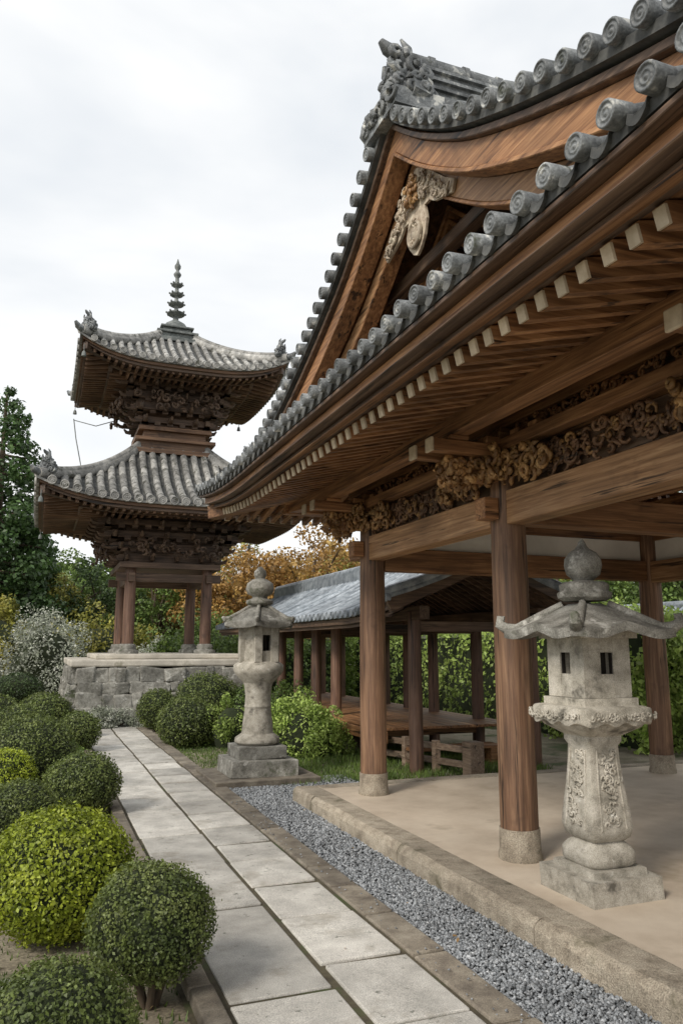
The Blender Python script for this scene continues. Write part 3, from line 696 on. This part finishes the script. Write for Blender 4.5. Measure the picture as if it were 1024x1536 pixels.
# ------------------------------------------------------------ lanterns
def square_lantern(name,x,y,z):
    b=B(); P=lambda dz:(x,y,z+dz)
    b.cbox(P(.065),(.50,.50,.13),0,0,.004); b.cbox(P(.15),(.38,.38,.04),0,0,.003)
    b.lathe(P(0),[(.15,.17),(.168,.19),(.168,.25),(.14,.285),(.115,.305)],40,0,True,e=6)
    b.lathe(P(0),[(.115,.305),(.145,.33),(.157,.38),(.152,.46),(.130,.62),(.117,.76),(.113,.85),(.13,.88),(.13,.91)],40,0,True,e=9)
    b.lathe(P(0),[(.13,.91),(.17,.935),(.22,.965),(.235,.985)],40,0,True,e=9)
    rg=[]
    for (r,h,w) in((.23,.985,0),(.267,.99,1),(.277,1.03,1),(.272,1.075,1),(.245,1.09,0),(.2,1.095,0)):
        ring=[]
        for j in range(96):
            a=2*math.pi*j/96; k=(abs(math.cos(a))**8+abs(math.sin(a))**8)**(-1/8)
            ring.append((x+r*k*math.cos(a),y+r*k*math.sin(a),z+h+w*.012*math.sin(j*2*math.pi/8)))
        rg.append(ring)
    b.loft(rg,0,True)
    b.cbox(P(1.115),(.40,.40,.045),0,0,.002)
    h0,h1=1.14,1.50; H=.175; o=.048
    for sx in(-1,1):
        for sy in(-1,1):
            xa,xb=sorted((x+sx*o,x+sx*H)); ya,yb=sorted((y+sy*o,y+sy*H)); b.box(xa,xb,ya,yb,z+h0,z+h1,0)
    for sg in(-1,1):
        ya,yb=sorted((y+sg*.11,y+sg*(H-.003))); xa,xb=sorted((x+sg*.11,x+sg*(H-.003)))
        for (a,c) in((h0,h0+.14),(h0+.27,h1)):
            b.box(x-o,x+o,ya,yb,z+a,z+c,0); b.box(xa,xb,y-o,y+o,z+a,z+c,0)
        for q in(-o,o):
            b.box(x+q-.006,x+q+.006,min(y+sg*.14,y+sg*.165),max(y+sg*.14,y+sg*.165),z+h0+.142,z+h0+.268,1)
            b.box(min(x+sg*.14,x+sg*.165),max(x+sg*.14,x+sg*.165),y+q-.006,y+q+.006,z+h0+.142,z+h0+.268,1)
    b.box(x-.105,x+.105,y-.105,y+.105,z+h0+.01,z+h1-.01,1)
    b.cbox(P(1.52),(.42,.42,.05),0,0,.002)
    kf=lambda a:abs(math.sin(2*a))
    zt=lambda t,k:1.775-.225*(t**.85)+.04*k**10*t**8 +.045*(1-k)*t**5 -.03*(k**3)*t**3
    def ring(t,dz,hw=.385):
        out=[]
        for j in range(72):
            a=2*math.pi*j/72; rs=(abs(math.cos(a))**5+abs(math.sin(a))**5)**(-1/5); k=kf(a); R=hw*t*rs*(1+.10*t**4*k**6-.03*(1-k)*t**2)
            out.append((x+R*math.cos(a),y+R*math.sin(a),z+zt(t,k)+dz))
        return out
    b.loft([ring(t,0) for t in(.22,.3,.4,.5,.6,.7,.8,.88,.94,.98,1.0)]+[ring(t,-.055) for t in(1.0,.97,.9,.75,.6,.5)],2,True)
    for a in(45,135,225,315):
        a=math.radians(a); d=V(math.cos(a),math.sin(a),0); c=Vector(P(1.56)); q=.92
        b.tube([c+d*.15*q+V(0,0,.155),c+d*.34*q+V(0,0,.065),c+d*.47*q+V(0,0,.0),c+d*.55*q+V(0,0,.0),c+d*.595*q+V(0,0,.03),c+d*.59*q+V(0,0,.068),c+d*.56*q+V(0,0,.066)],[.022,.028,.034,.038,.036,.028,.018],9,2)
    b.lathe(P(0),[(.13,1.73),(.165,1.75),(.17,1.78),(.15,1.795),(.155,1.83),(.13,1.85),(.06,1.86),(.075,1.875),(.105,1.90),(.118,1.955),(.112,2.0),(.085,2.04),(.045,2.065),(.03,2.085),(.02,2.11),(.006,2.13)],32,2)
    for ax in((0,-1),(-1,0),(1,0),(0,1)):
        u=(abs(ax[1]),abs(ax[0]),0); n_=(ax[0],ax[1],0)
        for k in range(6):
            f=k/5; rr=.153-.038*f; zz_=.43+.36*f
            b.curls((x+ax[0]*rr,y+ax[1]*rr,z+zz_),u,(0,0,1),n_,.12,.06,9,.027,.006,0,.004)
        for s in(-1,1):
            b.tube([(x+ax[0]*.158+u[0]*s*.09,y+ax[1]*.158+u[1]*s*.09,z+.38),(x+ax[0]*.13+u[0]*s*.078,y+ax[1]*.13+u[1]*s*.078,z+.64),(x+ax[0]*.117+u[0]*s*.068,y+ax[1]*.117+u[1]*s*.068,z+.83)],.006,5,0)
        b.curls((x+ax[0]*.275,y+ax[1]*.275,z+1.035),u,(0,0,1),n_,.49,.03,46,.02,.006,0,.003)
    b.obj(name,[stone,darkm,stone_d],None,.008,2)
def hex_lantern(name,x,y):
    b=B(); P=lambda dz:(x,y,dz)
    b.cbox(P(.045),(1.26,1.14,.09),2,.0,.01)
    b.cbox(P(.185),(.80,.80,.19),1,0,.012); b.cbox(P(.355),(.60,.60,.15),1,0,.01)
    b.lathe(P(0),[(.24,.43),(.28,.46),(.27,.51),(.20,.56)],24,0)
    b.lathe(P(0),[(.195,.55),(.18,.70),(.160,.85),(.160,.86),(.170,.88),(.160,.90),(.155,1.0),(.17,1.12),(.185,1.16)],24,0)
    b.lathe(P(0),[(.185,1.16),(.23,1.21),(.29,1.27),(.31,1.31),(.31,1.37),(.28,1.40),(.24,1.42)],24,0,True,rot=.2)
    for k in range(6):
        a0=.2+k*math.pi/3; a1=a0+math.pi/3
        p0=V(math.cos(a0),math.sin(a0),0);p1=V(math.cos(a1),math.sin(a1),0); c=Vector(P(0)); R=.235
        b.beam(c+p0*R*.93+V(0,0,1.41),c+p0*R*.93+V(0,0,1.86),.10,.10,0)
        for z0,z1 in((1.41,1.55),(1.74,1.86)):
            m0=c+p0*R*.92;m1=c+p1*R*.92; b.beam(m0+V(0,0,(z0+z1)/2),m1+V(0,0,(z0+z1)/2),.06,z1-z0,0)
        if k%2: 
            m0=c+p0*R*.90;m1=c+p1*R*.90; b.beam(m0+V(0,0,1.64),m1+V(0,0,1.64),.05,.22,0)
    b.lathe(P(0),[(.14,1.42),(.14,1.85)],6,3,False)
    def ring(t,dz):
        out=[]
        for j in range(72):
            a=2*math.pi*j/72; aa=((a-.2+math.pi/6)%(math.pi/3))-math.pi/6
            k=1-abs(aa)/(math.pi/6); hexr=math.cos(math.pi/6)/math.cos(math.pi/6-abs(aa))
            R=.46*t*(hexr)*(1+.05*k**4*t**3)
            out.append((x+R*math.cos(a),y+R*math.sin(a),2.14-.24*t**1.25+.035*k**4*t**6+dz))
        return out
    b.loft([ring(t,0) for t in(.15,.3,.45,.6,.75,.88,.96,1)]+[ring(t,-.08) for t in(1,.95,.8,.6)],1,True)
    for k in range(6):
        a=.2+k*math.pi/3; d=V(math.cos(a),math.sin(a),0); c=Vector(P(0))
        b.tube([c+d*.08+V(0,0,2.13),c+d*.26+V(0,0,2.02),c+d*.41+V(0,0,1.94),c+d*.48+V(0,0,1.93),c+d*.50+V(0,0,1.96)],[.025,.028,.033,.033,.02],7,1)
    b.lathe(P(0),[(.10,2.10),(.17,2.13),(.175,2.17),(.10,2.20),(.09,2.22),(.16,2.26),(.18,2.32),(.16,2.39),(.09,2.44),(.06,2.45),(.08,2.49),(.075,2.54),(.02,2.60)],20,1)
    b.obj(name,[stone,stone_d,borderm,darkm],None,.012,2)
square_lantern('stone_lantern',3.22,4.02,.155)
hex_lantern('stone_lantern',2.56,9.45)

# ------------------------------------------------------------ topiary
def ballbush(name,x,y,zc,r,m,n,leaf,flat=.92,seed=0,trunk=True,loose=.05):
    e=empty(name,(0,0,0)); rs=np.random.default_rng(seed+11)
    D=rs.normal(size=(n,3)); D/=np.linalg.norm(D,axis=1,keepdims=True)
    ph=rs.uniform(0,6.28,12); fr=rs.normal(size=(12,3))*rs.uniform(2,11,(12,1))
    def lump(D): 
        s=0
        for i in range(12): s=s+np.sin(D@fr[i]+ph[i])
        return s/12
    lp=lump(D)
    R=r*(1+.17*lp + rs.uniform(-.12,.04,n)+ loose*rs.normal(size=n)*.5)
    tw_=rs.uniform(0,1,n)<.012; R=np.where(tw_,R*rs.uniform(1.03,1.12,n),R)
    C=D*R[:,None]; C[:,2]*=flat; C+=np.array([x,y,zc])
    Nn=D+rs.normal(size=(n,3))*.65
    addobj('foliage',leafmesh('foliage',C,Nn,leaf,.62,[m]),e)
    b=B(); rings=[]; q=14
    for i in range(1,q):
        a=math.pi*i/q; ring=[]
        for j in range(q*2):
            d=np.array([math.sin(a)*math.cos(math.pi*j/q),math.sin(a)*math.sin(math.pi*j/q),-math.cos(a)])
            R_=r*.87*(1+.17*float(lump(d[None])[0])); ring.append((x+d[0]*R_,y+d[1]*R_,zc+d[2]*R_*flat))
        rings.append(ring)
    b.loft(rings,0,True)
    if trunk:
        for k in range(5):
            a=k*1.257+seed; 
            b.tube([(x+.02*math.cos(a),y+.02*math.sin(a),-.02),(x+.04*math.cos(a),y+.04*math.sin(a),max(.03,(zc-r)*.6)),(x+r*.35*math.cos(a),y+r*.35*math.sin(a),max(.08,zc-r*.5))],[.022,.018,.012],6,1)
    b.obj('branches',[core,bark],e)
BL=[(.19,4.85,.35,.40,lf_yel,17000,.023,.86),(.56,3.85,.36,.285,lf_topi,13000,.016,.88),(.14,3.12,.27,.27,lf_topi,12000,.016,.85),
 (.0,9.3,.42,.47,lf_topi,10000,.027,.95),(.46,8.0,.31,.355,lf_topi,9000,.023,.82),(-.07,7.1,.26,.29,lf_topi,6000,.022,.9),
 (-.25,8.5,.34,.30,lf_yel,6000,.024,.9),(.62,12.6,.34,.33,lf_topi,4500,.03,.9),(.25,16.2,.35,.42,lf_topi,4000,.038,.8),(-.2,13.6,.36,.42,lf_topi,4500,.035,.8),
 (-.45,22,.5,.6,lf_dark,3000,.05,.7),(.35,10.6,.22,.28,lf_mid,3000,.03,.8),
 (-.6,5.8,.3,.4,lf_topi,5000,.024,.9),(-1.0,10.8,.4,.5,lf_topi,4000,.035,.9),(.1,11.6,.25,.33,lf_yel,3500,.03,.85),(.75,14.6,.2,.28,lf_mid,2500,.035,.8),
 (-.7,17,.3,.5,lf_topi,2500,.045,.75),(-1.4,13.5,.4,.5,lf_topi,3000,.04,.85),(.2,19,.3,.5,lf_topi,3000,.045,.6),
 (2.33,12.95,.38,.50,lf_topi,7000,.034,.86),(2.2,15.4,.42,.40,lf_topi,4000,.036,.95),(3.1,15.2,.58,.62,lf_topi,6000,.038,.85),(3.9,15.0,.45,.5,lf_mid,4000,.04,.85)]
for i,(x,y,zc,r,m,n,l,fl) in enumerate(BL): ballbush('topiary_bush',x,y,zc,r,m,n,l,fl,i,True,.03 if m!=lf_yel else .07)

def loose_bush(name,x,y,rx,ry,h,m,n,leaf,seed,clumps=40,asp=.5,core_=True,z0=0):
    e=empty(name); rs=np.random.default_rng(seed)
    cc=rs.normal(size=(clumps,3)); cc/=np.linalg.norm(cc,axis=1,keepdims=True); cc[:,2]=np.abs(cc[:,2])
    cc*=rs.uniform(.5,1.0,(clumps,1)); C0=cc*np.array([rx,ry,h*.8])+np.array([x,y,.08*h])
    idx=rs.integers(0,clumps,n); off=rs.normal(size=(n,3)); off/=np.linalg.norm(off,axis=1,keepdims=True); off*=rs.uniform(.3,1.0,(n,1))**.5
    C=C0[idx]+off*np.array([rx,ry,h*.8])*.30*rs.uniform(.6,1.1,(clumps,1))[idx]; C[:,2]=np.maximum(C[:,2],.02)
    addobj('foliage',leafmesh('foliage',C,off+rs.normal(size=(n,3))*.7,leaf,asp,[m]),e)
    b=B()
    for k in range(min(clumps,26)):
        p=C0[k]; b.tube([(x+random.uniform(-.1,.1)*rx,y+random.uniform(-.1,.1)*ry,-.02),((x+p[0])/2,(y+p[1])/2,p[2]*.6),tuple(p)],[.02,.014,.006],5,1)
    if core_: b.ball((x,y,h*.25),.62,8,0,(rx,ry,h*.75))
    b.obj('stems',[core,bark],e); e.location[2]=z0
loose_bush('leafy_shrub',3.75,11.2,.72,.6,.95,lf_light,16000,.055,1,70,.42)
loose_bush('leafy_shrub',3.0,12.6,.5,.4,.9,lf_light,5000,.05,2,30,.42)
loose_bush('leafy_shrub',4.2,13.5,.6,.6,1.1,lf_mid,6000,.06,3,30)
loose_bush('flowering_bush',.15,24,1.5,1.3,2.9,lf_white,13000,.085,4,60)
loose_bush('flowering_bush',-2.2,25,1.2,1.2,2.4,lf_white,8000,.085,5,40)
loose_bush('flowering_bush',3.0,23.6,1.2,.9,2.1,lf_white,8000,.085,6,40)
loose_bush('leafy_shrub',1.3,16.05,.65,.3,.55,lf_white,7000,.04,8,40,.5,False)
loose_bush('leafy_shrub',2.3,15.95,.6,.22,.35,lf_white,5000,.04,9,30,.5,False)
loose_bush('leafy_shrub',.55,16.5,.3,.3,.5,lf_olive,4000,.04,13,30,.5,False)
loose_bush('leafy_shrub',5.3,25,2.2,1.5,3.0,lf_mid,9000,.12,10,60)
loose_bush('leafy_shrub',1.8,27,2.0,1.5,3.2,lf_olive,9000,.13,11,60)
loose_bush('leafy_shrub',-1.6,28,2.0,1.5,3.6,lf_olive,9000,.13,12,60)
for i,(x,y,r) in enumerate([(.60,3.3,.12),(.58,4.6,.11),(.62,5.3,.09),(.3,4.0,.15),(.58,6.2,.11),(.55,9.0,.14),(.0,4.0,.2),(.56,7.2,.11),(.5,10,.15),(.3,6.1,.2)]):
    loose_bush('ground_cover_plant',x,y,r,r*1.4,.10,lf_white if i%2==0 else lf_topi,1500,.016,30+i,20,.5,False)
def grass(name,x0,x1,y0,y1,n,h):
    X=rng.uniform(x0,x1,n);Y=rng.uniform(y0,y1,n);C=np.stack([X,Y,np.zeros(n)],1); a=rng.uniform(0,6.28,n)
    d=np.stack([np.cos(a),np.sin(a),np.zeros(n)],1)*.006; H=h*rng.uniform(.4,1,n); lean=rng.normal(size=(n,3))*.35*H[:,None]; lean[:,2]=H
    P=np.empty((n,4,3)); P[:,0]=C-d;P[:,1]=C+d;P[:,2]=C+lean+d*.2;P[:,3]=C+lean-d*.2
    addobj(name,quads(name,P,[lf_mid]))
grass('grass',2.7,6.4,8.8,11.5,14000,.09); grass('grass',2.1,3.4,9.9,14.5,6000,.05); grass('grass',-1.2,.7,3,16,9000,.04)

def hedge(name,x0,x1,y0,y1,h,m,n,leaf):
    e=empty(name); n1=n
    f=rng.integers(0,5,n1); a=rng.uniform(0,1,n1);c=rng.uniform(0,1,n1)
    X=np.where(f==0,x0,np.where(f==1,x1,x0+(x1-x0)*a)); Y=np.where(f==2,y0,np.where(f==3,y1,y0+(y1-y0)*np.where(f<2,a,c)))
    Z=np.where(f==4,h,h*np.where(f<2,c,rng.uniform(0,1,n1)))
    C=np.stack([X,Y,Z],1); lump=.22*np.sin(C[:,0]*2.1+C[:,2]*3)*np.sin(C[:,1]*1.7+1)+.12*np.sin(C[:,1]*5+C[:,2]*6)
    nn=np.stack([(f==1)*1.-(f==0),(f==3)*1.-(f==2),(f==4)*1.],1); C=C+nn*lump[:,None]+rng.normal(size=(n1,3))*.08; C[:,2]=np.maximum(C[:,2],.02)
    addobj('foliage',leafmesh('foliage',C,nn+rng.normal(size=(n1,3))*.7,leaf,.6,[m]),e)
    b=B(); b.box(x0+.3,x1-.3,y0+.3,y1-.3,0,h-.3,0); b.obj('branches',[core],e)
hedge('hedge',8.6,10.0,9.5,22,2.1,lf_light,30000,.095)
hedge('hedge',9.5,11,-2,9.0,1.5,lf_light,18000,.085)
hedge('hedge',3.2,8.2,20.8,22.0,1.7,lf_mid,12000,.10)
gw=empty('garden_wall'); b=B(); b.box(11.8,12.1,-4,26,0,2.0,0); b.box(11.84,12.06,-4,26,2.0,2.1,1); b.obj('wall',[plaster,dwy],gw)
b=B(); b.add([(11.55,-4,2.08),(11.95,-4,2.38),(11.95,26,2.38),(11.55,26,2.08)],[(0,1,2,3)]); b.add([(12.35,-4,2.08),(11.95,-4,2.38),(11.95,26,2.38),(12.35,26,2.08)],[(3,2,1,0)])
y=-4
while y<26: b.tube([(11.53,y,2.08),(11.95,y,2.40)],.05,6,0); y+=.22
b.tube([(11.95,-4,2.42),(11.95,26,2.42)],.09,8,0); b.obj('wall_coping',[tilebl],gw)

# ------------------------------------------------------------ trees
def tree_meshes(kind,seed,h,R,n,leaf):
    rs=np.random.default_rng(seed); b=B(); st=random.getstate(); random.seed(seed); cl=[]
    if kind=='broad':
        b.tube([(0,0,-.1),(.05*h*.3,0,h*.2),(.02*h,.03*h,h*.45),(0,0,h*.8)],[.035*h,.026*h,.018*h,.006*h],9,0)
        for k in range(46):
            d=rs.normal(size=3); d/=np.linalg.norm(d); q=rs.uniform(.35,1)**.5
            c=np.array([d[0]*R*q,d[1]*R*q,h*.60+d[2]*h*.38*q]); cl.append((c,R*rs.uniform(.2,.36)))
            if k%2==0: b.tube([(0,0,h*rs.uniform(.25,.5)),tuple(c*np.array([.5,.5,.85])),tuple(c)],[.012*h,.008*h,.003*h],5,0)
    else:
        b.tube([(0,0,-.1),(0,0,h*.5),(0,0,h)],[.028*h,.016*h,.003*h],9,0)
        lev=30
        for i in range(lev):
            f=i/(lev-1); z=h*(.06+.93*f); rad=R*(1-f)**.55*rs.uniform(.88,1.08)+.12; m=max(3,int(12*(1-f)+3))
            for j in range(m):
                a=rs.uniform(0,6.28); q=rs.uniform(.6,1.0)
                c=np.array([math.cos(a)*rad*q,math.sin(a)*rad*q,z-rad*.12]); cl.append((c,.22*rad+.20))
                if j%3==0: b.tube([(0,0,z),tuple(c)],[.006*h,.002*h],4,0)
    K=len(cl); w=np.array([c[1]**2 for c in cl]); w/=w.sum(); idx=rs.choice(K,n,p=w)
    C0=np.array([c[0] for c in cl]); RR=np.array([c[1] for c in cl])
    off=rs.normal(size=(n,3)); off/=np.linalg.norm(off,axis=1,keepdims=True); off*=rs.uniform(.2,1,(n,1))**.4
    C=C0[idx]+off*RR[idx][:,None]*np.array([1,1,.75]); 
    me=leafmesh('crown',C,off+rs.normal(size=(n,3))*.6+np.array([0,0,.3]),leaf,.6,[lf_mid])
    me2=bpy.data.meshes.new('trunk'); me2.from_pydata(b.v,[],b.f); me2.materials.append(bark); random.setstate(st)
    return me,me2
T={'b1':tree_meshes('broad',1,5,2.1,15000,.12),'b2':tree_meshes('broad',2,5,2.3,15000,.12),'b3':tree_meshes('broad',5,5,1.9,13000,.12),'c':tree_meshes('conifer',3,11,2.4,48000,.17)}
def plant(name,k,x,y,m,sc=1,rz=0,sz=1):
    e=empty(name,(x,y,0)); me,tr=T[k]
    o=addobj('crown',me,e); o.material_slots[0].link='OBJECT'; o.material_slots[0].material=m; addobj('trunk',tr,e)
    e.scale=(sc,sc,sc*sz); e.rotation_euler[2]=rz
lf_con=leafmat('leaf_conifer',(.035,.065,.022),(.06,.115,.033),(.10,.17,.05),scale=1.5)
plant('conifer_tree','c',-1.75,31,lf_con,1.04,.3); plant('conifer_tree','c',-6.5,36,lf_con,1.1,1.3); plant('conifer_tree','c',-13,30,lf_con,.9,2.3)
for i,(x,y,m,s,k) in enumerate([(6.8,29,lf_aut,1.1,'b1'),(9.6,27.5,lf_aut,1.22,'b2'),(12.3,29,lf_olive,1.15,'b3'),(8.2,33,lf_olive,1.25,'b2'),(14.5,26,lf_aut,1.1,'b1'),(11.5,33,lf_aut,1.3,'b3'),
   (-.2,33,lf_olive,.95,'b1'),(-3,29,lf_olive,.8,'b3'),(2.2,33,lf_dark,1.0,'b2'),(4.2,31,lf_mid,1.05,'b3'),(0.9,36,lf_mid,1.15,'b1'),(-4.5,36,lf_mid,1.2,'b2'),(5.6,36,lf_olive,1.2,'b1'),
   (15,20,lf_mid,1.0,'b2'),(15.5,14,lf_mid,1.0,'b1'),(16,9,lf_mid,1.1,'b3'),(15,4,lf_mid,1.1,'b2'),(19,12,lf_mid,1.3,'b1'),(20,18,lf_dark,1.4,'b2'),(18,24,lf_olive,1.3,'b3'),(-7,26,lf_mid,1,'b1'),(-6,18,lf_mid,.9,'b2'),(-5,11,lf_mid,.8,'b3')]):
    plant('maple_tree' if m==lf_aut else 'garden_tree',k,x,y,m,s,i*1.7)
n=70; CC=[];NN=[]
for i in range(n):
    a=math.radians(-75+190*i/n); d=rng.uniform(48,66); x0,y0=d*math.sin(a),d*math.cos(a); hh=rng.uniform(5,8)
    q=rng.normal(size=(1000,3)); q/=np.linalg.norm(q,axis=1,keepdims=True); q*=rng.uniform(.6,1,(1000,1))
    lump=1+.18*np.sin(q[:,0]*5+i)*np.sin(q[:,1]*6)+.12*np.sin(q[:,2]*9+i)
    CC.append(q*np.array([4.2,4.2,hh*.5])*lump[:,None]+np.array([x0,y0,hh*.5])); NN.append(q+rng.normal(size=(1000,3))*.5)
addobj('treeline',leafmesh('treeline',np.concatenate(CC),np.concatenate(NN),.65,.7,[lf_mid]))

# ------------------------------------------------------------ world, sun, camera
w=bpy.data.worlds.new('World'); scn.world=w; w.use_nodes=True; N=w.node_tree.nodes;L=w.node_tree.links
bg=N['Background']; out=N['World Output']
SE,SA=math.radians(38),math.radians(238)
sky=N.new('ShaderNodeTexSky'); sky.sky_type='NISHITA'; sky.sun_disc=False; sky.sun_elevation=SE; sky.sun_rotation=SA
L.new(sky.outputs[0],bg.inputs['Color']); bg.inputs['Strength'].default_value=.12
bg2=N.new('ShaderNodeBackground'); bg2.inputs['Strength'].default_value=1.28
tc=N.new('ShaderNodeTexCoord'); mp=N.new('ShaderNodeMapping'); mp.inputs['Scale'].default_value=(1,1,2.2); L.new(tc.outputs['Generated'],mp.inputs[0])
nz=N.new('ShaderNodeTexNoise'); nz.inputs['Scale'].default_value=1.9; nz.inputs['Detail'].default_value=5; nz.inputs['Distortion'].default_value=.3; L.new(mp.outputs[0],nz.inputs['Vector'])
rp=N.new('ShaderNodeValToRGB'); rp.color_ramp.elements[0].position=.36; rp.color_ramp.elements[0].color=(.70,.73,.76,1); rp.color_ramp.elements[1].position=.62; rp.color_ramp.elements[1].color=(.93,.925,.91,1)
L.new(nz.outputs['Fac'],rp.inputs[0]); L.new(rp.outputs[0],bg2.inputs['Color'])
mx=N.new('ShaderNodeMixShader'); mx.inputs[0].default_value=.9; L.new(bg.outputs[0],mx.inputs[1]); L.new(bg2.outputs[0],mx.inputs[2]); L.new(mx.outputs[0],out.inputs['Surface'])
sd=bpy.data.lights.new('sun','SUN'); sd.energy=2.4; sd.angle=math.radians(14); sd.color=(1,.93,.83); so=bpy.data.objects.new('sun',sd); col.objects.link(so)
d=V(math.sin(SA)*math.cos(SE),math.cos(SA)*math.cos(SE),math.sin(SE)); so.rotation_euler=d.to_track_quat('Z','Y').to_euler()
cd=bpy.data.cameras.new('camera'); cam=bpy.data.objects.new('camera',cd); col.objects.link(cam)
cd.sensor_fit='VERTICAL'; cd.sensor_height=36; cd.lens=36*1150/1536; cd.clip_end=2000; cd.clip_start=.05
cam.location=(0,0,1.6); cam.rotation_euler=(math.radians(90+9.96),0,math.radians(-21.2)); scn.camera=cam
